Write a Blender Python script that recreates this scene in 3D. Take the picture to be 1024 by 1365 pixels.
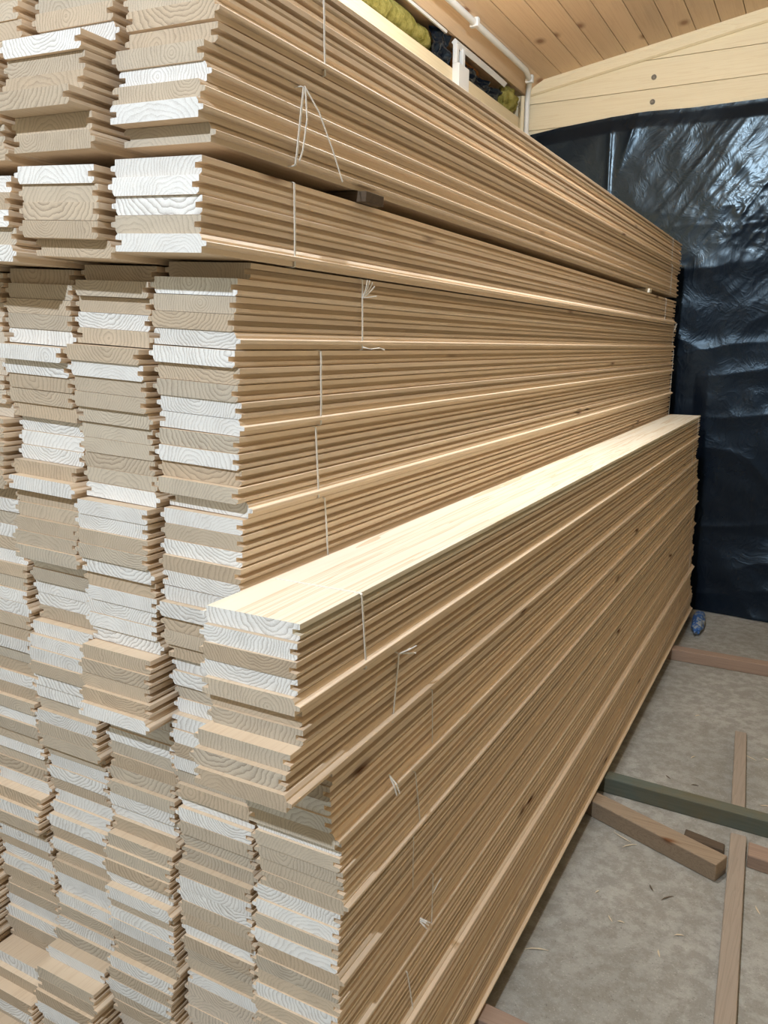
import bpy, bmesh, math, random
import numpy as np
from mathutils import Vector, Matrix, noise as mnoise

# ------------------------------------------------------------------ clear
for o in list(bpy.data.objects):
    bpy.data.objects.remove(o, do_unlink=True)
S = bpy.context.scene
COL = S.collection
RNG = random.Random(7)
FLOOR = -0.06          # level of the concrete floor (the boards start 5 cm above it)

# ------------------------------------------------------------------ camera
cam_d = bpy.data.cameras.new('camera')
cam_d.sensor_fit = 'HORIZONTAL'
cam_d.sensor_width = 36.0
cam_d.lens = 36.0 * 1080 / 1024
cam_d.clip_start = 0.02
cam = bpy.data.objects.new('camera', cam_d)
COL.objects.link(cam)
right = Vector((0.88048282, 0.47396714, 0.01025413))
down = Vector((0.10498273, -0.17384124, -0.97916181))
fwd = Vector((-0.46230793, 0.86321166, -0.20282259))
M = Matrix((right, -down, -fwd)).transposed().to_4x4()
M.translation = Vector((0, 0, 1.25))
cam.matrix_world = M
S.camera = cam

# ------------------------------------------------------------------ light
S.view_settings.view_transform = 'Standard'
S.view_settings.look = 'None'
S.view_settings.exposure = 0.40
S.view_settings.gamma = 1.0
S.view_settings.use_curve_mapping = False

w = bpy.data.worlds.new('daylight')
S.world = w
w.use_nodes = True
wn = w.node_tree
bg = wn.nodes['Background']
bg.inputs['Color'].default_value = (0.55, 0.74, 1.0, 1)
bg.inputs['Strength'].default_value = 0.07


def lamp(name, loc, power, radius, colour, kind='POINT'):
    d = bpy.data.lights.new(name, kind)
    if kind == 'SPOT':            # shaded fitting that throws its light downwards
        d.spot_size = math.radians(165)
        d.spot_blend = 0.25
    d.energy = power
    d.shadow_soft_size = radius
    d.color = colour
    o = bpy.data.objects.new(name, d)
    o.location = loc
    COL.objects.link(o)
    return o


lamp('ceiling_lamp_front', (-0.44, -1.20, 2.62), 172, 0.03, (0.82, 0.915, 1.0), 'SPOT')
lamp('ceiling_lamp_middle', (-0.55, 2.1, 2.50), 60, 0.04, (0.87, 0.945, 1.0))
lamp('side_fill_light', (0.40, 1.3, 2.60), 4, 0.35, (1.0, 0.94, 0.86))  # added soft fill, no real fitting: lifts the stack's right-hand sides


# ------------------------------------------------------------------ node helpers
class NT:
    def __init__(s, name):
        s.m = bpy.data.materials.new(name)
        s.m.use_nodes = True
        s.t = s.m.node_tree
        s.n = s.t.nodes
        s.b = s.n['Principled BSDF']

    def link(s, a, b):
        s.t.links.new(a, b)

    def val(s, sock, v):
        if hasattr(v, 'links') or isinstance(v, bpy.types.NodeSocket):
            s.link(v, sock)
        else:
            sock.default_value = v

    def math(s, op, a, b=0.0, c=0.0):
        n = s.n.new('ShaderNodeMath')
        n.operation = op
        s.val(n.inputs[0], a)
        s.val(n.inputs[1], b)
        s.val(n.inputs[2], c)
        return n.outputs[0]

    def vmath(s, op, a, b):
        n = s.n.new('ShaderNodeVectorMath')
        n.operation = op
        s.val(n.inputs[0], a)
        s.val(n.inputs[1], b)
        return n.outputs[0]

    def comb(s, x, y, z):
        n = s.n.new('ShaderNodeCombineXYZ')
        s.val(n.inputs[0], x)
        s.val(n.inputs[1], y)
        s.val(n.inputs[2], z)
        return n.outputs[0]

    def sep(s, v):
        n = s.n.new('ShaderNodeSeparateXYZ')
        s.val(n.inputs[0], v)
        return n.outputs

    def noise(s, vec, scale, detail=3, rough=0.5, dist=0.0):
        n = s.n.new('ShaderNodeTexNoise')
        s.val(n.inputs['Vector'], vec)
        n.inputs['Scale'].default_value = scale
        n.inputs['Detail'].default_value = detail
        n.inputs['Roughness'].default_value = rough
        n.inputs['Distortion'].default_value = dist
        return n.outputs['Fac']

    def ramp(s, fac, stops):
        n = s.n.new('ShaderNodeValToRGB')
        s.val(n.inputs[0], fac)
        cr = n.color_ramp
        while len(cr.elements) < len(stops):
            cr.elements.new(0.5)
        for e, (p, c) in zip(cr.elements, stops):
            e.position = p
            e.color = (c, c, c, 1) if isinstance(c, (int, float)) else (*c, 1)
        return n.outputs[0]

    def mix(s, fac, a, b, mode='MIX'):
        n = s.n.new('ShaderNodeMix')
        n.data_type = 'RGBA'
        n.blend_type = mode
        s.val(n.inputs[0], fac)
        for sock, v in ((n.inputs[6], a), (n.inputs[7], b)):
            if isinstance(v, tuple):
                sock.default_value = (*v, 1)
            else:
                s.link(v, sock)
        return n.outputs[2]

    def bump(s, h, strength=0.3, dist=0.002):
        n = s.n.new('ShaderNodeBump')
        n.inputs['Strength'].default_value = strength
        n.inputs['Distance'].default_value = dist
        s.link(h, n.inputs['Height'])
        s.link(n.outputs[0], s.b.inputs['Normal'])

    def obj_coord(s):
        n = s.n.new('ShaderNodeTexCoord')
        return n.outputs['Object']

    def seed(s):
        """random per object plus per loose piece"""
        a = s.n.new('ShaderNodeObjectInfo').outputs['Random']
        b = s.n.new('ShaderNodeNewGeometry').outputs['Random Per Island']
        return s.math('FRACT', s.math('ADD', a, b))

    def white(s, v):
        n = s.n.new('ShaderNodeTexWhiteNoise')
        n.noise_dimensions = '1D'
        s.val(n.inputs['W'], v)
        return n.outputs['Value'], n.outputs['Color']

    def base(s, c, rough=0.6, spec=0.3):
        s.val(s.b.inputs['Base Color'], c if not isinstance(c, tuple) else (*c, 1))
        s.val(s.b.inputs['Roughness'], rough)
        s.b.inputs['Specular IOR Level'].default_value = spec


def plain(name, c, rough=0.5, spec=0.3):
    m = NT(name)
    m.base(c, rough, spec)
    return m.m


def wood_long(name, dark, light, knot=(0.16, 0.07, 0.03), axis=1, gscale=1.0, knots=True, rough=0.55, var=0.25, knot_scale=1.0, ring_k=0.30, bump=True, flat_knots=False):
    """planed timber, grain along the given axis"""
    m = NT(name)
    sd = m.seed()
    v1, c1 = m.white(sd)
    off = m.vmath('MULTIPLY', c1, (7.0, 31.0, 5.0))
    p = m.vmath('ADD', m.obj_coord(), off)
    st = [34.0 * gscale] * 3
    st[axis] = 0.9 * gscale
    pg = m.vmath('MULTIPLY', p, tuple(st))
    g = m.noise(pg, 1.0, 4, 0.55, 1.2)
    st2 = [260.0 * gscale] * 3
    st2[axis] = 5.0 * gscale
    fine = m.noise(m.vmath('MULTIPLY', p, tuple(st2)), 1.0, 2, 0.6)
    rings = m.math('FRACT', m.math('MULTIPLY', g, 9.0))
    rings = m.math('POWER', rings, 2.2)
    f = m.math('ADD', m.math('MULTIPLY', rings, ring_k), m.math('MULTIPLY', fine, 0.22))
    col = m.mix(m.ramp(f, [(0.15, 0.0), (0.85, 1.0)]), light, dark)
    tone = m.math('ADD', m.math('MULTIPLY', v1, var), 1.0 - var * 0.5)
    col = m.mix(1.0, col, m.comb(tone, tone, tone), 'MULTIPLY')
    if knots:
        st3 = [10.0 * knot_scale] * 3
        st3[axis] = 3.2 * knot_scale
        vo = m.n.new('ShaderNodeTexVoronoi')
        vo.inputs['Scale'].default_value = 1.0
        if flat_knots:             # face-on knots, oval along the grain
            vo.voronoi_dimensions = '2D'
            q = m.sep(p)
            m.link(m.comb(m.math('MULTIPLY', q[0], 4.2), m.math('MULTIPLY', q[1], 2.6), 0.0), vo.inputs['Vector'])
        else:
            m.link(m.vmath('MULTIPLY', p, tuple(st3)), vo.inputs['Vector'])
        k = m.ramp(vo.outputs['Distance'], [(0.035, 1.0), (0.08, 0.4), (0.13, 0.0)])
        pick = m.math('GREATER_THAN', m.sep(vo.outputs['Color'])[0], 0.35)
        col = m.mix(m.math('MULTIPLY', k, pick), col, knot)
    m.base(col, rough, 0.25)
    if bump:
        m.bump(fine, 0.12, 0.001)
    return m.m


def wood_end():
    """sawn end grain: curved growth rings, tint from the object's own colour"""
    m = NT('pine_end_grain')
    sd = m.seed()
    v1, c1 = m.white(sd)
    s = m.sep(c1)
    uv = m.n.new('ShaderNodeUVMap').outputs[0]
    u = m.sep(uv)
    # ring centre somewhere above or below the board
    cx = m.math('MULTIPLY_ADD', s[0], 0.15, -0.14)
    cz = m.math('MULTIPLY_ADD', s[1], 0.11, -0.045)
    px = m.math('SUBTRACT', u[0], cx)
    pz = m.math('SUBTRACT', u[1], cz)
    n1 = m.noise(m.comb(u[0], u[1], m.math('MULTIPLY', s[2], 9.0)), 28.0, 3, 0.5)
    r = m.math('SQRT', m.math('ADD', m.math('MULTIPLY', px, px), m.math('MULTIPLY', pz, pz)))
    r = m.math('ADD', r, m.math('MULTIPLY', n1, 0.024))
    freq = m.math('MULTIPLY_ADD', s[2], 130.0, 130.0)
    ring = m.math('POWER', m.math('FRACT', m.math('MULTIPLY', r, freq)), 2.6)
    # saw fuzz
    fz = m.noise(m.comb(u[0], u[1], v1), 900.0, 2, 0.6)
    blotch = m.noise(m.comb(u[0], u[1], m.math('MULTIPLY', v1, 20.0)), 36.0, 2, 0.5)
    col = m.n.new('ShaderNodeObjectInfo').outputs['Color']
    contrast = m.math('MULTIPLY_ADD', s[1], 0.36, 0.26)
    d = m.math('MULTIPLY', ring, contrast)
    d = m.math('ADD', d, m.math('MULTIPLY', m.math('SUBTRACT', fz, 0.5), 0.5))
    d = m.math('ADD', d, m.math('MULTIPLY', m.math('SUBTRACT', blotch, 0.5), 0.35))
    col = m.mix(m.math('MAXIMUM', d, 0.0), col, (0.17, 0.125, 0.095))
    m.base(col, 0.85, 0.1)
    m.bump(m.math('ADD', fz, m.math('MULTIPLY', ring, -0.6)), 0.35, 0.0015)
    return m.m


MAT = {}
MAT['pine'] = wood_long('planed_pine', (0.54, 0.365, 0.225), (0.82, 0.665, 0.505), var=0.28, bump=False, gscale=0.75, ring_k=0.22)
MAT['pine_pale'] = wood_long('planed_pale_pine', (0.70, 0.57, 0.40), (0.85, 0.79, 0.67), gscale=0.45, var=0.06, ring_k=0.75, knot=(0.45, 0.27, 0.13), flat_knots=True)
MAT['end'] = wood_end()
MAT['wallwood'] = wood_long('pale_wall_board', (0.72, 0.58, 0.37), (0.86, 0.76, 0.55), axis=0, gscale=0.7, var=0.10, knot=(0.42, 0.24, 0.10), knot_scale=0.6)
MAT['beamwood'] = wood_long('pale_beam', (0.64, 0.50, 0.30), (0.80, 0.68, 0.46), axis=1, gscale=0.7, var=0.05)
MAT['ceilwood'] = wood_long('ceiling_pine', (0.56, 0.38, 0.23), (0.72, 0.54, 0.36), gscale=0.55, var=0.2, knot=(0.33, 0.18, 0.10), flat_knots=True)
MAT['grey_wood'] = wood_long('weathered_timber', (0.20, 0.16, 0.125), (0.34, 0.28, 0.225), axis=1, var=0.1, rough=0.85)
MAT['grey_wood_x'] = wood_long('weathered_timber_cross', (0.18, 0.115, 0.085), (0.32, 0.225, 0.17), axis=0, var=0.1, rough=0.85)
MAT['brown_wood_x'] = wood_long('brown_timber', (0.15, 0.095, 0.055), (0.33, 0.25, 0.175), axis=0, var=0.1, rough=0.85)
MAT['dark_wood'] = wood_long('dark_batten', (0.045, 0.03, 0.02), (0.11, 0.08, 0.055), axis=0, var=0.1, rough=0.9)
MAT['white_plastic'] = plain('white_plastic', (0.78, 0.79, 0.78), 0.35, 0.5)
MAT['cream_plastic'] = plain('cream_plastic', (0.76, 0.68, 0.50), 0.45, 0.4)
MAT['twine'] = plain('white_twine', (0.82, 0.80, 0.76), 0.5, 0.4)
MAT['screw'] = plain('steel_screw', (0.25, 0.23, 0.2), 0.4, 0.5)
MAT['splinter'] = plain('pale_splinter', (0.62, 0.52, 0.38), 0.7, 0.2)
MAT['dark_splinter'] = plain('dark_splinter', (0.13, 0.095, 0.065), 0.8, 0.2)


def green_timber():
    m = NT('green_stained_timber')
    p = m.obj_coord()
    n = m.noise(p, 9.0, 4, 0.6)
    f = m.noise(m.vmath('MULTIPLY', p, (6.0, 160.0, 160.0)), 1.0, 3, 0.6)
    c = m.mix(m.ramp(n, [(0.35, 0.0), (0.62, 1.0)]), (0.105, 0.095, 0.055), (0.075, 0.10, 0.085))
    c = m.mix(m.math('MULTIPLY', f, 0.40), c, (0.26, 0.24, 0.19))
    m.base(c, 0.8, 0.2)
    m.bump(f, 0.2, 0.001)
    return m.m


def concrete():
    m = NT('concrete_floor')
    p = m.obj_coord()
    a = m.noise(p, 2.2, 5, 0.6)
    b = m.noise(p, 28.0, 4, 0.65)
    d = m.noise(p, 240.0, 2, 0.6)
    c = m.mix(m.ramp(a, [(0.3, 0.0), (0.7, 1.0)]), (0.29, 0.283, 0.258), (0.41, 0.40, 0.37))
    c = m.mix(m.ramp(b, [(0.42, 0.5), (0.60, 0.0)]), c, (0.19, 0.175, 0.145))
    c = m.mix(m.ramp(d, [(0.60, 0.0), (0.74, 0.6)]), c, (0.50, 0.48, 0.44))
    c = m.mix(m.ramp(d, [(0.25, 0.6), (0.36, 0.0)]), c, (0.09, 0.08, 0.07))
    m.base(c, 0.9, 0.2)
    h = m.math('ADD', m.math('MULTIPLY', b, 0.6), m.math('MULTIPLY', d, 0.4))
    m.bump(h, 0.5, 0.006)
    return m.m


def black_film():
    m = NT('black_plastic_film')
    p = m.obj_coord()
    a = m.noise(p, 5.0, 4, 0.6)
    m.base((0.004, 0.007, 0.014), m.math('MULTIPLY_ADD', a, 0.10, 0.21), 0.55)
    m.b.inputs['Specular Tint'].default_value = (0.62, 0.82, 1.0, 1)
    n1 = m.noise(m.vmath('MULTIPLY', p, (1.0, 1.0, 0.8)), 9.0, 4, 0.6, 1.2)
    crease = m.math('POWER', m.math('SUBTRACT', 1.0, m.math('ABSOLUTE', m.math('MULTIPLY_ADD', n1, 2.0, -1.0))), 6.0)
    n2 = m.noise(p, 42.0, 3, 0.5, 0.4)
    m.bump(m.math('ADD', m.math('MULTIPLY', crease, 0.6), m.math('MULTIPLY', n2, 0.25)), 0.085, 0.012)
    return m.m


def wool():
    m = NT('mineral_wool')
    p = m.obj_coord()
    a = m.noise(p, 30.0, 5, 0.7)
    m.base(m.mix(m.ramp(a, [(0.3, 0.0), (0.7, 1.0)]), (0.16, 0.14, 0.025), (0.42, 0.37, 0.12)), 0.95, 0.05)
    m.bump(a, 0.8, 0.02)
    return m.m


def blue_film():
    m = NT('stained_blue_plastic')
    p = m.obj_coord()
    a = m.noise(p, 38.0, 3, 0.6)
    m.base(m.mix(m.ramp(a, [(0.50, 0.0), (0.58, 1.0)]), (0.035, 0.12, 0.34), (0.33, 0.36, 0.38)), 0.45, 0.4)
    return m.m


MAT['green'] = green_timber()
MAT['concrete'] = concrete()
MAT['film'] = black_film()
MAT['wool'] = wool()
MAT['blue'] = blue_film()


# ------------------------------------------------------------------ mesh helpers
def link(name, bm, mats, parent=None, smooth=False):
    me = bpy.data.meshes.new(name)
    bmesh.ops.recalc_face_normals(bm, faces=bm.faces)
    bm.to_mesh(me)
    bm.free()
    for m in (mats if isinstance(mats, (list, tuple)) else [mats]):
        me.materials.append(m)
    if smooth:
        for p in me.polygons:
            p.use_smooth = True
    o = bpy.data.objects.new(name, me)
    COL.objects.link(o)
    if parent:
        o.parent = parent
    return o


def tag(o, label, cat, group=None):
    o['label'] = label
    o['category'] = cat
    if group:
        o['group'] = group
    return o


def structure(o):
    o['kind'] = 'structure'
    return o


def empty(name, loc):
    o = bpy.data.objects.new(name, None)
    o.location = loc
    COL.objects.link(o)
    return o


def box(bm, x0, x1, y0, y1, z0, z1, bev=0.0):
    r = bmesh.ops.create_cube(bm, size=1.0)
    vs = r['verts']
    for v in vs:
        v.co = Vector(((x0 + x1) / 2 + v.co.x * (x1 - x0), (y0 + y1) / 2 + v.co.y * (y1 - y0), (z0 + z1) / 2 + v.co.z * (z1 - z0)))
    if bev:
        es = list({e for v in vs for e in v.link_edges})
        bmesh.ops.bevel(bm, geom=es, offset=bev, segments=2, affect='EDGES', profile=0.6)
    return vs


def tube(bm, pts, rad, n=10, flat=1.0):
    """swept round (or flattened) tube with caps"""
    pts = [Vector(p) for p in pts]
    rings = []
    up = Vector((0, 0, 1))
    for i, p in enumerate(pts):
        a = pts[max(i - 1, 0)]
        b = pts[min(i + 1, len(pts) - 1)]
        t = (b - a).normalized()
        ref = up if abs(t.dot(up)) < 0.95 else Vector((0, 1, 0))
        u = t.cross(ref).normalized()
        v = u.cross(t).normalized()
        r = rad[i] if isinstance(rad, (list, tuple)) else rad
        rings.append([bm.verts.new(p + u * (r * flat * math.cos(2 * math.pi * k / n)) + v * (r * math.sin(2 * math.pi * k / n))) for k in range(n)])
    for a, b in zip(rings, rings[1:]):
        for k in range(n):
            bm.faces.new((a[k], a[(k + 1) % n], b[(k + 1) % n], b[k]))
    bm.faces.new(rings[0])
    bm.faces.new(rings[-1])


# ------------------------------------------------------------------ the room
YB = 4.28
XL = -1.51
XR = 2.6
YF = -3.2


def ceil_z(x):
    return 2.534 + 0.161 * (x - XL)


bm = bmesh.new()
box(bm, XL - 0.3, XR, YF, YB + 0.15, FLOOR - 0.1, FLOOR)
structure(link('floor', bm, MAT['concrete']))

# back wall: stacked horizontal boards with dark seams, outline follows the roof slope
bm = bmesh.new()
z = FLOOR
lev = [FLOOR, 0.05, 0.165, 0.285, 0.405, 0.525, 0.645, 0.765, 0.885, 1.005, 1.125, 1.245, 1.365, 1.485, 1.605, 1.725, 1.845, 1.965, 2.085, 2.205, 2.328, 2.452, 2.58, 2.70, 2.82, 2.95, 3.07, 3.2, 3.33]
for a, b in zip(lev, lev[1:]):
    box(bm, XL - 0.12, XR, YB, YB + 0.10, a + 0.001, b - 0.001, 0.0018)
structure(link('wall_back', bm, MAT['wallwood']))

# left wall: plate beam on a studded wall, open slot above it
bm = bmesh.new()
box(bm, XL - 0.12, XL, YF, YB, FLOOR, 2.17)
structure(link('wall_left', bm, MAT['beamwood']))
bm = bmesh.new()
box(bm, XL - 0.10, XL + 0.004, YF, YB, 2.171, 2.382, 0.003)
structure(link('trim_1', bm, MAT['beamwood']))
bm = bmesh.new()
box(bm, XL - 0.22, XL - 0.12, YF, YB, 2.171, 2.75)
structure(link('trim_2', bm, MAT['dark_wood']))

# right wall, off frame: closes the shed
bm = bmesh.new()
box(bm, XR, XR + 0.1, YF, YB + 0.1, FLOOR, 3.35)
structure(link('wall_right', bm, MAT['beamwood']))

# ceiling of planks running along the shed
bm = bmesh.new()
x = -1.72
sl = math.atan(0.161)
while x < XR:
    x1 = x + 0.1035
    vs = box(bm, x + 0.0012, x1 - 0.0012, YF, YB + 0.06, 0, 0.022, 0.0035)
    x = x1
for v in bm.verts:
    v.co.z += ceil_z(v.co.x)
structure(link('ceiling', bm, MAT['ceilwood']))

# moulding under the ceiling along the back wall
bm = bmesh.new()
prof = [(0.0, 0.0), (-0.034, 0.0), (-0.034, -0.014), (-0.026, -0.030), (-0.020, -0.046), (-0.010, -0.052), (0.0, -0.052)]
ends = []
for xx in (XL + 0.03, XR):
    ends.append([bm.verts.new((xx, YB + dy, ceil_z(xx) + dz)) for dy, dz in prof])
for i in range(len(prof)):
    j = (i + 1) % len(prof)
    bm.faces.new((ends[0][i], ends[0][j], ends[1][j], ends[1][i]))
bm.faces.new(ends[0])
bm.faces.new(ends[1])
structure(link('trim_3', bm, MAT['wallwood']))

# sloping cover board under the ceiling along the left wall, with its pale lower edge strip
bm = bmesh.new()
A = [(XL - 0.005, 2.505), (XL + 0.015, 2.500), (XL + 0.115, ceil_z(XL + 0.115) - 0.001), (XL + 0.095, ceil_z(XL + 0.095) - 0.001)]
e = []
for yy in (YF, YB - 0.005):
    e.append([bm.verts.new((px, yy, pz)) for px, pz in A])
for i in range(4):
    bm.faces.new((e[0][i], e[0][(i + 1) % 4], e[1][(i + 1) % 4], e[1][i]))
bm.faces.new(e[0])
bm.faces.new(e[1])
structure(link('trim_4', bm, MAT['ceilwood']))

# ------------------------------------------------------------------ tongue-and-groove boards
T = 0.0209
L = 3.27
WB = 0.134
PROF = [(-0.131, 0.0), (-0.004, 0.0), (0.0, 0.0032), (0.0, 0.0070), (-0.010, 0.0076), (-0.010, 0.0134), (0.0, 0.0140),
        (0.0, 0.0204), (-0.0005, T), (-0.1335, T), (-0.134, 0.0204), (-0.134, 0.0140), (-0.1402, 0.0133), (-0.1412, 0.0123),
        (-0.1412, 0.0087), (-0.1402, 0.0077), (-0.134, 0.0070), (-0.134, 0.0042)]


def add_board(bm, flip, length=L):
    pr = PROF
    if flip:                       # turned over: tongue to the right, bevelled edges up
        pr = [(-WB - x, T - z) for x, z in PROF]
    uvl = bm.loops.layers.uv.verify()
    n = len(pr)
    a = [bm.verts.new((x, 0.0, z)) for x, z in pr]
    b = [bm.verts.new((x, length, z)) for x, z in pr]
    for i in range(n):
        j = (i + 1) % n
        f = bm.faces.new((a[i], a[j], b[j], b[i]))
        f.material_index = 0
    for ring in (a, b):
        f = bm.faces.new(ring)
        f.material_index = 1
        for lp in f.loops:
            lp[uvl].uv = (lp.vert.co.x, lp.vert.co.z)
    return a + b


def board_mesh(name, flip, m0):
    bm = bmesh.new()
    add_board(bm, flip)
    bmesh.ops.recalc_face_normals(bm, faces=bm.faces)
    me = bpy.data.meshes.new(name)
    bm.to_mesh(me)
    bm.free()
    me.materials.append(MAT[m0])
    me.materials.append(MAT['end'])
    return me


BM_N = board_mesh('pine_board', False, 'pine')
BM_F = board_mesh('pine_board_turned', True, 'pine')
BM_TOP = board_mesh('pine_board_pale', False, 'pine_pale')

ORD = ['zeroth', 'first', 'second', 'third', 'fourth', 'fifth', 'sixth', 'seventh', 'eighth', 'ninth', 'tenth', 'eleventh', 'twelfth', 'thirteenth', 'fourteenth', 'fifteenth', 'sixteenth']
COLNAME = ['rightmost column', 'second column from right', 'third column from right', 'fourth column from right', 'fifth column from right', 'sixth column from right']
WHITE = (0.82, 0.822, 0.822)
TAN = (0.56, 0.475, 0.375)
GROUP = 'tongue and groove boards in the stack'

stuff_bm = bmesh.new()


def place_board(x, y, zb, tilt, yaw, flip, tone, label, stuff, pitch=0.0, top=False):
    Mx = Matrix.Translation((x, y, zb)) @ Matrix.Rotation(yaw, 4, 'Z') @ Matrix.Rotation(tilt, 4, 'Y') @ Matrix.Rotation(pitch, 4, 'X')
    if stuff:
        vs = add_board(stuff_bm, flip)
        for v in vs:
            v.co = Mx @ v.co
        return None
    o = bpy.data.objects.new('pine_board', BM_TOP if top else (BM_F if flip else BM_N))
    o.matrix_world = Mx
    k = 1.0 + RNG.uniform(-0.09, 0.07)
    base = WHITE if tone == 'W' else TAN
    if tone == 'T':
        h = RNG.uniform(-0.04, 0.05)
        o.color = (base[0] * k, (base[1] + h * 0.6) * k, (base[2] + h) * k, 1)
    else:
        o.color = (base[0] * k, base[1] * k, base[2] * k, 1)
    COL.objects.link(o)
    tag(o, label, 'board', GROUP)
    return o


# bundle: (top z at the right edge, number of boards, distance of front end per board or one value, tilt, tones, flips)
P = 0.0213
ZT = {'a': 1.7115, 'b': 1.6010, 'c': 1.4560, 'd': 1.3475}
names = 'efghijklmno'
zt = 1.2400
for ch in names:
    ZT[ch] = zt
    zt -= 0.1073
ZT['p'] = zt
NB = {'a': 5, 'b': 6, 'p': 2}
TILT1 = {'a': 0.043, 'b': 0.045, 'c': 0.052, 'd': 0.048, 'e': 0.046, 'f': 0.038, 'g': 0.026, 'h': 0.018, 'i': 0.010, 'j': 0.006}
TILT2 = dict(TILT1, c=0.066, d=0.05)

FRONT = {
    1: {'a': [.793, .792, .792, .791, .788], 'b': [.787, .772, .775, .762, .754, .776], 'c': [.757, .752, .756, .755, .750],
        'd': [.845, .812, .813, .810, .812], 'e': [.806, .813, .811, .814, .815], 'f': [.812, .808, .813, .803, .824],
        'g': [.814, .813, .811, .806, .806], 'h': [.808, .799, .806, .806, .812], 'i': [.822, .818, .824, .822, .812],
        'j': .812, 'k': .822, 'l': .812, 'm': .818, 'n': .82, 'o': .82, 'p': .82},
    2: {'a': [.79, .79, .79, .784, .787], 'b': [.731, .737, .733, .711, .742, .737], 'c': [.739, .743, .741, .741, .757],
        'd': [.836, .817, .826, .823, .818], 'e': [.798, .802, .806, .806, .812], 'f': [.817, .816, .818, .817, .815],
        'g': [.797, .799, .796, .795, .800], 'h': [.808, .806, .809, .807, .812], 'i': [.789, .786, .788, .782, .775],
        'j': [.832, .832, .829, .831, .829], 'k': .826, 'l': [.812, .808, .805, .812, .800], 'm': .812, 'n': .80, 'o': .82, 'p': .82},
    3: {'a': [.78, .78, .772, .774, .775], 'b': [.73, .734, .728, .732, .738, .737], 'c': .738,
        'd': [.834, .826, .823, .822, .824], 'e': [.799, .812, .815, .817, .821], 'f': [.832, .829, .826, .814, .799],
        'g': [.816, .814, .808, .806, .803], 'h': [.832, .830, .836, .838, .838], 'i': [.824, .818, .815, .812, .818],
        'j': .822, 'k': [.834, .836, .834, .838, .838], 'l': .83, 'm': [.826, .83, .836, .83, .828], 'n': [.825, .82, .80, .775, .775], 'o': [.77, .77, .78, .78, .78], 'p': .74},
    4: {'a': .78, 'b': .735, 'c': .74, 'd': .83, 'e': [.83, .826, .820, .822, .833], 'f': [.812, .809, .806, .806, .803],
        'g': [.83, .829, .832, .831, .832], 'h': .832, 'i': [.828, .832, .830, .836, .838], 'j': .83, 'k': [.836, .838, .845, .842, .84],
        'l': [.822, .816, .813, .83, .832], 'm': .837, 'n': .838, 'o': [.80, .79, .77, .77, .78], 'p': [.73, .73]},
    5: {'m': .82, 'n': [.81, .80, .79, .78, .78], 'o': [.75, .75, .74, .74, .74], 'p': .70},
}
TONES = {
    1: {'a': 'TTTTT', 'b': 'TTWTWT', 'c': 'WWWTW', 'd': 'TWTTW', 'e': 'WTTWW', 'f': 'TWTTW', 'g': 'WTWTW', 'h': 'WWTTT', 'i': 'WWTWW', 'j': 'WTWTT',
        'k': 'WWTTT', 'l': 'TWWTT', 'm': 'WTTTW', 'n': 'WTWTT', 'o': 'WTWTT', 'p': 'WT'},
    2: {'a': 'TTTTW', 'b': 'WTTTTT', 'c': 'WTTTT', 'd': 'TTTWT', 'e': 'TWTTT', 'f': 'TTTTW', 'g': 'WWTTW', 'h': 'TWWWW', 'i': 'TTTTW', 'j': 'WWWTT',
        'k': 'TTWWT', 'l': 'TTTWW', 'm': 'TWWTT', 'n': 'WTWTT', 'o': 'WTWTT', 'p': 'WT'},
    3: {'a': 'TTTTT', 'b': 'TTWTTT', 'c': 'WTWTW', 'd': 'TTTTW', 'e': 'WWTTT', 'f': 'WWWTW', 'g': 'TTTTT', 'h': 'WTWWT', 'i': 'WWWTW', 'j': 'WTWTT',
        'k': 'TWWTW', 'l': 'WWTWT', 'm': 'TWWWT', 'n': 'WTWTT', 'o': 'TWWTT', 'p': 'WT'},
    4: {'f': 'TTTTT', 'g': 'TWTWT', 'h': 'WTTWW', 'i': 'TTWTT', 'j': 'WTTWT', 'k': 'TWTTW', 'l': 'TWTTW', 'm': 'TWWTT', 'n': 'TWWTT', 'o': 'WTTWT', 'p': 'WT'},
}
COLX = [-0.488, -0.643, -0.793, -0.943, -1.093, -1.240]
LAST_SEEN = {1: 'm', 2: 'n', 3: 'o', 4: 'p', 5: ''}
letters = 'abcdefghijklmnop'
BUNDLE_POS = {}
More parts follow.
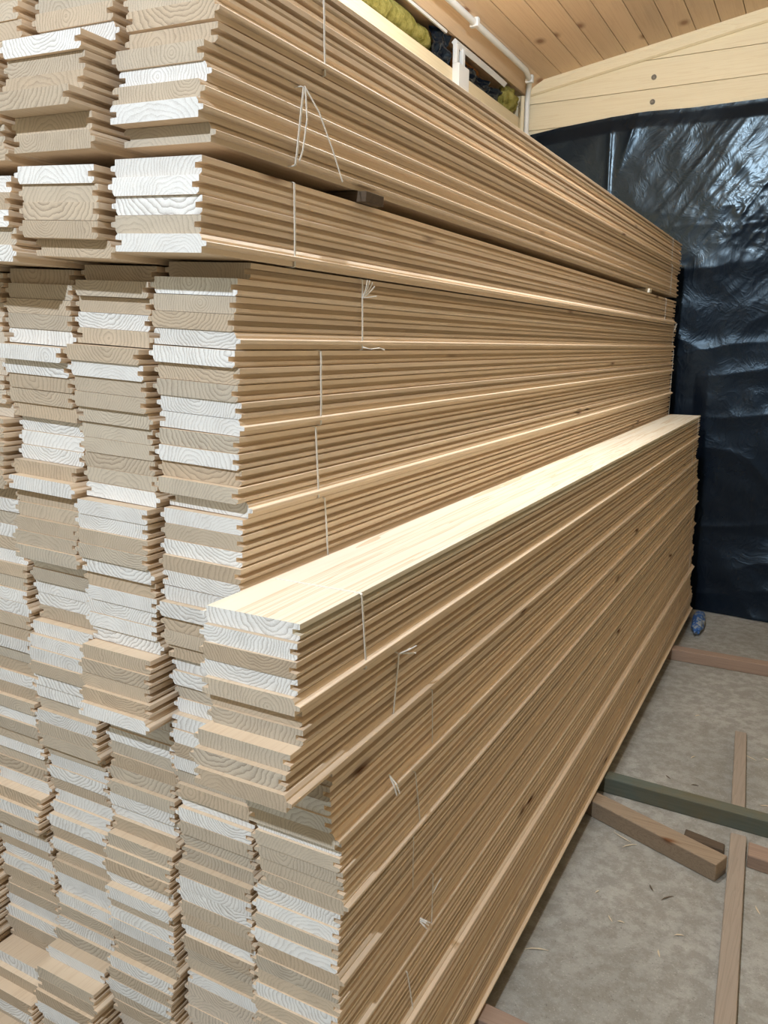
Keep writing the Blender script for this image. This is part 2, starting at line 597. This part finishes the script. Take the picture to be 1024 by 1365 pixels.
for ci in (1, 2, 3, 4, 5):
    for bi, ch in enumerate(letters):
        n = NB.get(ch, 5)
        fr = FRONT[ci].get(ch, 0.828)
        tn = TONES.get(ci, {}).get(ch, ''.join(RNG.choice('WT') for _ in range(6)))
        tl = (TILT1 if ci == 1 else TILT2).get(ch, 0.0)
        bx = COLX[ci] + RNG.uniform(-0.001, 0.001)
        if ci == 1:
            bx = COLX[ci] + {'a': 0.0, 'b': 0.0, 'c': 0.0}.get(ch, 0.0)
        yaw = RNG.uniform(-0.0004, 0.0004)
        stuff = (ci == 5) or (ci == 4 and ch in 'abcde') or ch > LAST_SEEN[ci]
        ztop = ZT[ch]
        dx = 0.0
        for k in range(n):
            y = (fr[k] if isinstance(fr, list) else fr + RNG.uniform(-0.005, 0.005))
            flip = (k == n - 1)
            if ci == 1 and ch == 'b' and k in (2, 3, 4):
                flip = True
            zb = ztop - (k + 1) * P + (P - T)
            if ch > 'd' and n == 5:
                zb = ztop - (k + 1) * (0.1070 / 5) + 0.0005
            tone = tn[k]
            lab = '%s-ended pine board, %s from top of %s bundle down, %s' % ('white' if tone == 'W' else 'tan', ORD[k + 1], ORD[bi + 1], COLNAME[ci])
            jx = bx + RNG.uniform(-0.0026, 0.0026)
            if ci == 1 and ch == 'b':
                jx += [0.006, -0.002, -0.004, -0.003, -0.002, 0.0][k]
            place_board(jx, y, zb, tl, yaw, flip, tone, lab, stuff)

# rightmost, lower column: nine bundles of five
F0 = [[.713, .707, .704, .706, .700], [.716, .712, .690, .682, .676], [.778, .776, .779, .776, .777],
      [.794, .790, .793, .796, .795], [.794, .791, .788, .786, .786], [.784, .785, .783, .780, .777], [.78, .785, .782, .78, .78], [.79] * 5, [.78, .79, .785, .79, .785]]
T0 = ['WWTWT', 'TTTTT', 'TTWWT', 'WTTTT', 'WWTWT', 'TTWTT', 'WTTWT', 'TWTTW', 'WTWTT']
X0 = [0.0, 0.002, 0.001, 0.006, 0.006, 0.009, 0.013, 0.014, 0.026]
ztop0 = 0.9435
for bi in range(9):
    for k in range(5):
        idx = bi * 5 + k
        zb = ztop0 - (idx + 1) * 0.02118 + 0.0002
        flip = (k == 4)
        tone = T0[bi][k]
        lab = '%s-ended pine board, %s from top of %s bundle down, %s' % ('white' if tone == 'W' else 'tan', ORD[k + 1], ORD[bi + 1], COLNAME[0])
        if idx == 0:
            lab = 'bare topmost pine board of rightmost lower column, its broad pale face fully lit'
        jx = COLX[0] + X0[bi] + RNG.uniform(-0.0032, 0.0028) + (0.003 if flip else 0.0)
        if idx == 1:
            jx += 0.003
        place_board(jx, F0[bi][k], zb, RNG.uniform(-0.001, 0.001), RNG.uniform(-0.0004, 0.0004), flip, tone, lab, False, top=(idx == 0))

o = link('pine_boards', stuff_bm, [MAT['pine'], MAT['end']])
o.color = (0.66, 0.58, 0.49, 1)
tag(o, 'mass of further pine boards at far left and foot of the big stack', 'boards')
o['kind'] = 'stuff'

# ------------------------------------------------------------------ twine round the bundles
TW = 0.0016


def ribbon(bm, pts, wid=0.0026, th=0.0004):
    """flat strip; its width lies along Y unless it runs along Y"""
    pts = [Vector(p) for p in pts]
    rings = []
    for i, p in enumerate(pts):
        t = (pts[min(i + 1, len(pts) - 1)] - pts[max(i - 1, 0)]).normalized()
        n = Vector((0, 1, 0))
        n = (n - t * n.dot(t))
        n = n.normalized() if n.length > 1e-3 else Vector((0, 0, 1))
        q = t.cross(n).normalized()
        rings.append([bm.verts.new(p + n * (a * wid / 2) + q * (b * th)) for a, b in ((-1, -1), (1, -1), (1, 1), (-1, 1))])
    for a, b in zip(rings, rings[1:]):
        for k in range(4):
            bm.faces.new((a[k], a[(k + 1) % 4], b[(k + 1) % 4], b[k]))
    bm.faces.new(rings[0])
    bm.faces.new(rings[-1])


def twine(xr, y0, z1, y1, z0, label, across=0.03, tilt=0.0, wid=0.0034, extra=None):
    """strip tight down the grooved side of a bundle and tucked under it"""
    root = empty('twine', (xr, y0, z0))
    tag(root, label, 'twine', 'white twine round the bundles')
    bm = bmesh.new()
    pts = [(-across, 0, z1 - z0 + across * tilt + 0.0004), (-0.002, 0, z1 - z0 + 0.0004), (0.0016, 0, z1 - z0 - 0.001)]
    for i in range(1, 6):
        f = i / 6
        pts.append((0.0016 + RNG.uniform(0, 0.0006), (y1 - y0) * f, (z1 - z0) * (1 - f)))
    pts += [(0.0016, y1 - y0, 0.001), (-0.002, y1 - y0, -0.0002), (-0.012, y1 - y0, -0.0002 + 0.012 * tilt)]
    ribbon(bm, pts, wid)
    link('strip', bm, MAT['twine'], root)
    if extra:
        for nm, strands in extra:
            bm = bmesh.new()
            for st in strands:
                ribbon(bm, st, 0.0024)
            link(nm, bm, MAT['twine'], root)
    return root


def knot_tuft(y, z, dirs, ln=0.03):
    out = []
    for dy, dz in dirs:
        out.append([(0.0025, y, z), (0.009, y + dy * ln * 0.5, z + dz * ln * 0.5), (0.012, y + dy * ln, z + dz * ln)])
    return out


X1 = -0.643 + 0.0025
near = 'near the front'
twine(X1, 1.008, 1.7105, 1.011, 1.604, 'white twine round the topmost bundle, front end, stack top', tilt=0.02)
twine(X1 + 0.006, .950, 1.575, .929, 1.475, 'doubled white twine with a long loose tail round the second bundle down, front end',
      extra=[('loose_end', [[(0.003, 0.0, 0.100), (0.006, 0.03, 0.075), (0.008, 0.06, 0.035), (0.010, 0.083, -0.003)],
                            [(0.003, 0.002, 0.099), (0.005, 0.002, 0.06), (0.006, -0.01, 0.02), (0.006, -0.018, 0.006)]])])
twine(X1, .935, 1.4565, .934, 1.3495, 'straight white twine round the third bundle down, front end, below dark spacer', tilt=.05)
twine(X1, 1.115, 1.347, 1.116, 1.241, 'knotted white twine with a frayed tuft round the fourth bundle down, front end', tilt=.05,
      extra=[('knot', knot_tuft(0, 0.078, [(0.2, 1), (0.55, 0.9), (0.8, 0.7), (1, 0.15), (-0.1, 1)], 0.026)),
             ('loose_end', [[(0.003, 0.0, 0.004), (0.006, 0.02, 0.001), (0.008, 0.045, 0.003), (0.009, 0.06, 0.0)]])])
twine(X1, .997, 1.240, .996, 1.1335, 'white twine round the fifth bundle down of second column from right, front end', tilt=.05)
twine(X1, .982, 1.1325, .989, 1.0265, 'white twine round the sixth bundle down of second column from right, front end', tilt=.04)
twine(X1, 1.005, 1.025, 1.015, .92, 'white twine vanishing behind the pale topmost board of the lower column, front end', tilt=.03)
X2 = -0.488 + 0.003
XB = [0.0, 0.002, 0.002, 0.006, 0.006, 0.009, 0.013]
twine(X2 + XB[0], .846, .9435, .858, .838, 'white twine crossing the bare pale top board of the rightmost column, front end', across=0.130)
twine(X2 + XB[1], .947, .830, .931, .732, 'knotted white twine with a bent loose end round second bundle of rightmost column, front end',
      extra=[('knot', knot_tuft(0.0, 0.098, [(1, 0.05), (0.95, -0.25), (0.4, 0.15)], 0.034))])
twine(X2 + XB[2], 1.062, .731, 1.067, .626, 'thin white twine round third bundle of rightmost column, front end', wid=0.0018,
      extra=[('loose_end', [[(0.004, -0.145, 0.035), (0.014, -0.140, 0.020), (0.016, -0.134, 0.004)], [(0.004, -0.145, 0.035), (0.012, -0.143, 0.018), (0.014, -0.139, 0.003)]])])
twine(X2 + XB[3], .999, .625, 1.021, .52, 'thin white twine round fourth bundle of rightmost column, front end', wid=0.0018)
twine(X2 + XB[4], .997, .519, .998, .415, 'faint white twine round fifth bundle of rightmost column, front end', wid=0.0015)
twine(X2 + XB[5], 1.067, .413, 1.065, .308, 'white twine with a small shiny tuft round sixth bundle of rightmost column, front end', wid=0.0018,
      extra=[('knot', [[(0.003, -0.05, 0.055), (0.012, -0.047, 0.050), (0.014, -0.040, 0.042)], [(0.003, -0.05, 0.058), (0.013, -0.045, 0.052), (0.015, -0.036, 0.044)],
                       [(0.003, -0.05, 0.052), (0.012, -0.050, 0.046), (0.013, -0.044, 0.038)]]),
             ('loose_end', [[(0.003, 0, 0.07), (0.008, 0.006, 0.085), (0.01, 0.014, 0.09)]])])
twine(X2 + XB[6], .969, .306, .997, .204, 'thin white twine low on rightmost column, seventh bundle, front end', wid=0.0018)
# far ends
fz = [(X1, 3.807, 1.7105, 1.604, 'topmost bundle, far end, at top of stack'), (X1 + .006, 3.80, 1.600, 1.475, 'second bundle down, far end, above the gap'), (X1, 3.75, 1.4565, 1.3495, 'third bundle down, far end, just under the gap'),
      (X1, 4.0, 1.347, 1.241, 'fourth bundle down, far end, with frayed knot'), (X1, 4.05, 1.240, 1.1335, 'fifth bundle down, far end'), (X1, 4.05, 1.1325, 1.0265, 'sixth bundle down, far end'),
      (X1, 4.06, 1.025, .92, 'seventh bundle down, far end, meeting the pale board'),
      (X2, 3.90, .9435, .838, 'first bundle of rightmost column, far end'), (X2, 3.79, .836, .732, 'second bundle of rightmost column, far end'),
      (X2, 3.88, .731, .626, 'third bundle of rightmost column, far end'), (X2, 3.92, .625, .52, 'fourth bundle of rightmost column, far end'),
      (X2, 3.92, .519, .415, 'fifth bundle of rightmost column, far end'), (X2, 3.93, .413, .308, 'sixth bundle of rightmost column, far end'), (X2, 3.92, .306, .204, 'seventh bundle of rightmost column, far end')]
for i, (xx, yy, za, zb, lb) in enumerate(fz):
    ex = None
    if i > 6:
        xx += XB[i - 7]
    if i == 3:
        ex = [('knot', knot_tuft(0, 0.075, [(0.5, 1), (-0.5, 1), (0.1, 1)], 0.04))]
    twine(xx, yy, za, yy + RNG.uniform(-.01, .01), zb, 'white twine round ' + lb, wid=0.005 if i < 7 else 0.004, extra=ex, across=0.13 if i == 7 else 0.03)

# ------------------------------------------------------------------ spacers in the gap of the upper stack
def spacer(y0, y1, x1, label, mat):
    bm = bmesh.new()
    box(bm, -0.125, 0, 0, y1 - y0, 0, 0.0150, 0.001)
    o = link('spacer_batten', bm, mat)
    o.location = (x1, y0, 1.4560)
    o.rotation_euler = (0, 0.05, 0)
    tag(o, label, 'batten', 'battens between bundles')


spacer(1.10, 1.155, -0.625, 'short dark batten end in the gap below second bundle, near front', MAT['dark_wood'])
spacer(3.33, 3.37, -0.632, 'small pale batten end in the gap below second bundle, near back wall', MAT['pine_pale'])

# ------------------------------------------------------------------ timbers on the floor
def timber(name, quad_top, z0, z1, mat, label, axis_rot=None, bev=0.003):
    """solid from four top corners, ordered round"""
    c = sum((Vector((*q, 0)) for q in quad_top), Vector()) / 4
    bm = bmesh.new()
    lo = [bm.verts.new((q[0] - c.x, q[1] - c.y, 0)) for q in quad_top]
    hi = [bm.verts.new((q[0] - c.x, q[1] - c.y, z1 - z0)) for q in quad_top]
    bm.faces.new(lo)
    bm.faces.new(hi)
    for i in range(4):
        j = (i + 1) % 4
        bm.faces.new((lo[i], lo[j], hi[j], hi[i]))
    bmesh.ops.recalc_face_normals(bm, faces=bm.faces)
    bmesh.ops.bevel(bm, geom=list(bm.edges), offset=bev, segments=2, affect='EDGES', profile=0.5)
    o = link(name, bm, mat)
    o.location = (c.x, c.y, z0)
    return tag(o, label, 'timber', 'timbers lying on the floor')


ZT_ = -0.0105
timber('floor_beam', [(-1.36, 2.34), (-1.36, 2.295), (1.15, 2.212), (1.15, 2.257)], FLOOR, ZT_, MAT['green'], 'greenish stained beam running out from under the stack across the floor')
timber('floor_beam', [(-0.62, 2.236), (-0.60, 2.175), (-0.1119, 1.9805), (-0.0901, 2.0338)], FLOOR, ZT_, MAT['brown_wood_x'], 'short brown timber block poking out from under the stack beside the green beam')
timber('floor_beam', [(-1.36, 3.515), (-1.36, 3.455), (1.1, 3.48), (1.1, 3.525)], FLOOR, ZT_, MAT['grey_wood_x'], 'reddish brown batten crossing the floor nearest the back wall')
timber('floor_beam', [(-1.36, 1.36), (-1.36, 1.31), (-0.02, 1.225), (-0.02, 1.268)], FLOOR, ZT_, MAT['grey_wood_x'], 'grey beam end under the stack at the bottom edge of the picture')
timber('floor_plank', [(-0.0972, 2.197), (-0.0570, 2.1985), (-0.004, 1.20), (-0.0445, 1.20)], FLOOR, FLOOR + .021, MAT['grey_wood'], 'grey narrow plank lying this side of the green beam')
timber('floor_plank', [(-0.1456, 2.852), (-0.1094, 2.853), (-0.0665, 2.27), (-0.1045, 2.27)], FLOOR, FLOOR + .02, MAT['grey_wood'], 'grey narrow plank lying beyond the green beam')
timber('floor_plank', [(-0.205, 2.135), (-0.205, 2.098), (-0.103, 2.078), (-0.103, 2.112)], FLOOR, FLOOR + .033, MAT['dark_wood'], 'dark scrap of batten wedged between the brown block and plank end')
timber('floor_plank', [(-0.0495, 2.150), (-0.047, 2.085), (0.40, 2.03), (0.40, 2.09)], FLOOR, FLOOR + .036, MAT['grey_wood_x'], 'grey timber offcut right of the plank, in front of green beam')
for yy in (0.98, 3.95):
    bm = bmesh.new()
    box(bm, -1.37, -0.52, yy, yy + .05, FLOOR, ZT_, .002)
    tag(link('floor_bearer', bm, MAT['dark_wood']), 'dark bearer under the stack near its %s end' % ('front' if yy < 2 else 'far'), 'timber', 'bearers under the stack')

# splinters
for i, (px, py, ln, ang, dk) in enumerate([(-0.43, 1.54, .07, .45, 0), (-0.31, 1.72, .03, 2.2, 0), (-0.285, 1.72, .022, .1, 0), (-0.246, 1.88, .035, 2.1, 1), (-0.205, 1.86, .05, .9, 1),
                                           (-0.356, 2.06, .08, 2.7, 0), (-0.33, 2.03, .06, .8, 0), (-0.16, 1.74, .03, .5, 0), (-0.009, 1.92, .04, 2.0, 0), (-0.086, 2.71, .06, 2.6, 0), (-0.03, 2.72, .05, 2.7, 0),
                                           (-0.25, 2.62, .03, 1.1, 0), (-0.30, 2.45, .03, 2.4, 1), (-0.22, 2.44, .03, .3, 1), (-0.36, 1.80, .02, 1.2, 0), (-0.19, 1.66, .03, 1.9, 0), (-0.02, 2.42, .045, .3, 0), (-0.28, 2.95, .03, .9, 0)]):
    bm = bmesh.new()
    ln *= 0.75
    a = Vector((-ln / 2, 0, 0.0015))
    tube(bm, [a, (-ln / 5, ln * .04, 0.0026), (ln / 5, ln * .03, 0.0022), (ln / 2, -ln * .03, 0.0014)], [0.0004, 0.0013, 0.0012, 0.0003], 6, 1.5)
    o = link('wood_splinter', bm, MAT['dark_splinter'] if dk else MAT['splinter'])
    o.location = (px, py, FLOOR)
    o.rotation_euler = (0, 0, ang)
    tag(o, '%s thin wood splinter among those scattered on the concrete floor' % ('dark' if dk else 'pale'), 'splinter', '%s splinters scattered on the floor' % ('dark' if dk else 'pale'))

# crumpled blue plastic by the back wall
bm = bmesh.new()
bmesh.ops.create_icosphere(bm, subdivisions=4, radius=1.0)
for v in bm.verts:
    p = v.co.copy()
    d = 1 + 0.22 * mnoise.noise(p * 2.3) + 0.10 * mnoise.noise(p * 6.0)
    v.co = Vector((p.x * 0.028 * d, p.y * 0.15 * d, max(p.z * 0.034 * d, -0.024)))
o = link('plastic_scrap', bm, MAT['blue'], smooth=True)
o.location = (-0.412, 3.96, FLOOR + 0.024)
o.rotation_euler = (0, 0, 0.06)
tag(o, 'crumpled blue plastic scrap on the floor beside the far foot of the stack', 'plastic scrap')

# ------------------------------------------------------------------ black film on the back wall
NX, NZ = 360, 330
xs = np.linspace(XL + 0.02, 1.0, NX)
zs = np.linspace(0, 1, NZ)
rs = np.random.RandomState(3)


def vnoise(u, v, seed):
    r = np.random.RandomState(seed).rand(64, 64)
    iu = np.floor(u).astype(int)
    iv = np.floor(v).astype(int)
    fu = u - iu
    fv = v - iv
    fu = fu * fu * (3 - 2 * fu)
    fv = fv * fv * (3 - 2 * fv)
    g = lambda a, b: r[a % 64, b % 64]
    return (g(iu, iv) * (1 - fu) + g(iu + 1, iv) * fu) * (1 - fv) + (g(iu, iv + 1) * (1 - fu) + g(iu + 1, iv + 1) * fu) * fv


def ztop_film(x):
    pts = [(XL, 2.300), (-1.30, 2.325), (-1.05, 2.345), (-0.88, 2.352), (-0.67, 2.345), (-0.36, 2.348), (0.2, 2.36), (1.0, 2.38)]
    return np.interp(x, [p[0] for p in pts], [p[1] for p in pts])


XX, SS = np.meshgrid(xs, zs)
ZTOP = ztop_film(XX)
ZZ = FLOOR + 0.004 + SS * (ZTOP - FLOOR - 0.004)
ang = math.radians(52)          # main fold direction, down to the left from the upper right
ca, sa = math.cos(ang), math.sin(ang)
al = XX * ca + ZZ * sa
ac = -XX * sa + ZZ * ca
wR = np.clip((XX + 1.05) / 0.55, 0, 1)
up = np.clip((ZZ - 1.2) / 0.6, 0, 1)
h = 0.022 * vnoise(XX * 1.7 + 0.3, ZZ * 1.5, 1)
rid = lambda n: 1 - np.abs(2 * n - 1)
h += 0.017 * wR * up * rid(vnoise(al * 1.3 + 0.6 * vnoise(XX * 3, ZZ * 3, 31), ac * 4.0 + 0.5 * vnoise(XX * 4, ZZ * 4, 30), 2)) ** 3
h += 0.0022 * wR * up * rid(vnoise(al * 3.0, ac * 22.0, 4)) ** 3
h += 0.0014 * wR * up * rid(vnoise(al * 7.0, ac * 45.0, 14)) ** 4
h += 0.0034 * np.clip((XX + 0.62) / 0.2, 0, 1) * np.exp(-((ZZ - 1.85) / 0.16) ** 2) * rid(vnoise(XX * 21, ZZ * 24, 5)) ** 3
h += 0.005 * (1 - up) * rid(vnoise(XX * 2.0 + ZZ * 1.5, ZZ * 5.5 - XX, 6)) ** 3
h += 0.009 * np.exp(-((ZZ - 1.45) / 0.3) ** 2) * rid(vnoise(XX * 3.0 + ZZ, ZZ * 9.0, 8)) ** 3
xc = -1.045 - 0.012 * (ZZ - 2.0)
h += 0.010 * np.exp(-np.abs(XX - xc) / 0.010) * np.clip((ZZ - 1.6) / 0.2, 0, 1)
xc2 = -0.925 - 0.30 * np.clip(2.33 - ZZ, 0, 0.4)
h += 0.014 * np.exp(-np.abs(XX - xc2) / 0.022) * np.exp(-((ZZ - 2.28) / 0.14) ** 2)
h += 0.004 * vnoise(XX * 14, ZZ * 14, 9)
h *= np.clip((1 - SS) / 0.03, 0.25, 1)
# sags away from the wall near the floor, more to the right
h += 0.075 * np.clip((0.35 - ZZ) / 0.4, 0, 1) * np.clip((XX + 0.75) / 0.7, 0, 1)
# behind the stack it lies flat on the wall
h *= 1 - 0.75 * np.clip((-0.50 - XX) / 0.06, 0, 1) * np.clip((1.2 - ZZ) / 0.2, 0, 1)
bm = bmesh.new()
V = [[bm.verts.new((float(XX[j, i]), YB - 0.006 - float(h[j, i]), float(ZZ[j, i]))) for i in range(NX)] for j in range(NZ)]
for j in range(NZ - 1):
    for i in range(NX - 1):
        bm.faces.new((V[j][i], V[j][i + 1], V[j + 1][i + 1], V[j + 1][i]))
film = link('plastic_sheet', bm, MAT['film'], smooth=True)
tag(film, 'large wrinkled sheet of glossy black plastic film hung over the back wall', 'plastic sheet')

# screws in the back wall boards
for (xx, zz, lb) in ((-0.8646, 2.5019, 'upper of the two round screw heads in the pale back wall boards'), (-0.8634, 2.3933, 'lower of the two round screw heads, just above the black film')):
    bm = bmesh.new()
    r = bmesh.ops.create_cone(bm, cap_ends=True, segments=16, radius1=0.012, radius2=0.012, depth=0.003)
    r2 = bmesh.ops.create_uvsphere(bm, u_segments=14, v_segments=8, radius=0.0075)
    for v in r2['verts']:
        v.co.z = v.co.z * 0.6 + 0.0015
    bmesh.ops.rotate(bm, verts=bm.verts, cent=(0, 0, 0), matrix=Matrix.Rotation(math.pi / 2, 3, 'X'))
    o = link('screw_head', bm, MAT['screw'], smooth=True)
    o.location = (xx, YB - 0.0012, zz)
    tag(o, lb, 'screw')

# ------------------------------------------------------------------ along the left wall top
# mineral wool packed above the plate
bm = bmesh.new()
n = 90
R = []
for i in range(n):
    yy = 1.2 + (3.27 - 1.2) * i / (n - 1)
    s_ = 1 + 0.35 * mnoise.noise(Vector((yy * 6, 0, 0))) + 0.12 * mnoise.noise(Vector((yy * 23, 1, 0)))
    s_ *= min(1, (n - 1 - i + 2) / 8, (i + 2) / 6)
    ring = []
    for k in range(14):
        a = 2 * math.pi * k / 14
        q = 1 + 0.22 * mnoise.noise(Vector((yy * 15, math.cos(a) * 2, math.sin(a) * 2)))
        ring.append(bm.verts.new((XL - 0.05 + 0.055 * s_ * q * math.cos(a), yy, 2.435 + 0.052 * s_ * q * math.sin(a))))
    R.append(ring)
for a, b in zip(R, R[1:]):
    for k in range(14):
        bm.faces.new((a[k], a[(k + 1) % 14], b[(k + 1) % 14], b[k]))
bm.faces.new(R[0])
bm.faces.new(R[-1])
tag(link('insulation_roll', bm, MAT['wool'], smooth=True), 'green-yellow mineral wool stuffed into the slot above the pale wall plate', 'insulation')
bm = bmesh.new()
bmesh.ops.create_icosphere(bm, subdivisions=4, radius=1.0)
for v in bm.verts:
    p = v.co.copy()
    d = 1 + 0.35 * mnoise.noise(p * 2.6)
    v.co = Vector((p.x * 0.045 * d, p.y * 0.09 * d, p.z * 0.06 * d))
o = link('insulation_tuft', bm, MAT['wool'], smooth=True)
o.location = (XL - 0.022, 4.10, 2.435)
tag(o, 'small tuft of yellow wool in the corner behind the white pipe', 'insulation')


def crumple(name, y0, y1, z0, z1, xo, label):
    bm = bmesh.new()
    n_, m_ = 40, 16
    G = []
    for i in range(n_):
        row = []
        for j in range(m_):
            yy = y0 + (y1 - y0) * i / (n_ - 1)
            zz = z0 + (z1 - z0) * j / (m_ - 1)
            row.append(bm.verts.new((xo + 0.035 * mnoise.noise(Vector((yy * 16, zz * 26, 0))) + 0.012 * mnoise.noise(Vector((yy * 45, zz * 60, 3))), yy, zz)))
        G.append(row)
    for i in range(n_ - 1):
        for j in range(m_ - 1):
            bm.faces.new((G[i][j], G[i + 1][j], G[i + 1][j + 1], G[i][j + 1]))
    tag(link(name, bm, MAT['film'], smooth=True), label, 'plastic sheet')


crumple('film_scrap', 3.20, 3.365, 2.375, 2.50, XL - 0.012, 'crumpled black film bulging from the wall slot left of the white bracket')
crumple('film_scrap', 3.53, 4.02, 2.375, 2.455, XL - 0.03, 'black film filling the wall slot under the white conduit')
bm = bmesh.new()
vs = [bm.verts.new(p) for p in ((XL - 0.052, 3.50, 2.40), (XL - 0.052, 3.80, 2.44), (XL - 0.052, 3.80, 2.49), (XL - 0.052, 3.50, 2.49))]
ws = [bm.verts.new((v.co.x - 0.01, v.co.y, v.co.z)) for v in vs]
bm.faces.new(vs)
bm.faces.new(ws)
for i in range(4):
    bm.faces.new((vs[i], vs[(i + 1) % 4], ws[(i + 1) % 4], ws[i]))
tag(link('plywood_offcut', bm, plain('orange_plywood', (0.50, 0.22, 0.06), 0.7)), 'orange-brown plywood showing in the slot behind the white bracket', 'plywood')

# the white bracket: a junction box with two uprights
br = empty('conduit_box', (XL, 3.40, 2.31))
tag(br, 'white plastic junction box with twin uprights fixed to the pale wall plate', 'junction box')
bm = bmesh.new()
box(bm, 0.003, 0.035, -0.025, 0.085, -0.03, 0.09, 0.004)
link('housing', bm, MAT['white_plastic'], br)
for yy in (-0.012, 0.055):
    bm = bmesh.new()
    box(bm, 0.003, 0.022, yy - 0.012, yy + 0.012, 0.09, 0.170, 0.003)
    link('upright', bm, MAT['white_plastic'], br)
bm = bmesh.new()
tube(bm, [(XL + 0.012, 3.375, 2.479), (XL + 0.012, 3.60, 2.479), (XL + 0.012, 3.80, 2.478), (XL + 0.012, 3.97, 2.474)], 0.015, 4)
tag(link('cable_conduit', bm, MAT['white_plastic']), 'straight white cable conduit running from the white bracket to the corner', 'conduit')
bm = bmesh.new()
tube(bm, [(XL + 0.014, 0.9, 2.492), (XL + 0.014, 2.2, 2.491), (XL + 0.014, 3.1, 2.490), (XL + 0.014, 3.28, 2.488)], 0.007, 6)
tag(link('cable_conduit', bm, MAT['white_plastic']), 'thin white strip along the lower edge of the sloping ceiling board', 'conduit')

# white pipe below the ceiling that turns down in the corner
pr = empty('pipe', (XL + 0.09, 3.0, 2.5))
tag(pr, 'white round pipe clipped under the ceiling, bending down into the back corner', 'pipe')
px = XL + 0.105
pz = ceil_z(px) - 0.019
bm = bmesh.new()
pts = [(px, y, pz) for y in (0.6, 1.6, 2.4, 3.0, 3.4, 3.8)] + [(px, 4.0, pz - .002), (px - .02, 4.12, pz - .008), (px - .045, 4.19, pz - .02), (px - .062, 4.225, pz - .045), (px - .065, 4.232, pz - .08), (px - .066, 4.235, pz - .15), (px - .066, 4.235, 2.20)]
tube(bm, [(a - pr.location.x, b - pr.location.y, c - pr.location.z) for a, b, c in pts], 0.013, 12)
link('tube', bm, MAT['white_plastic'], pr, smooth=True)
for yy, ox, oz in ((3.36, 0, 0), (4.12, -.02, -.008), (4.235, -.066, -.245)):
    bm = bmesh.new()
    box(bm, px + ox - .019 - pr.location.x, px + ox + .019 - pr.location.x, yy - .012 - 3.0, yy + .012 - 3.0, pz + oz - .017 - 2.5, pz + oz + .018 - 2.5, .004)
    link('clip', bm, MAT['white_plastic'], pr)
bm = bmesh.new()
tube(bm, [(XL + 0.022, 4.205, 2.21), (XL + 0.022, 4.205, 2.35), (XL + 0.022, 4.205, 2.475)], 0.012, 4)
tag(link('cable_conduit', bm, MAT['cream_plastic']), 'upright cream conduit beside the white pipe in the back corner', 'conduit')
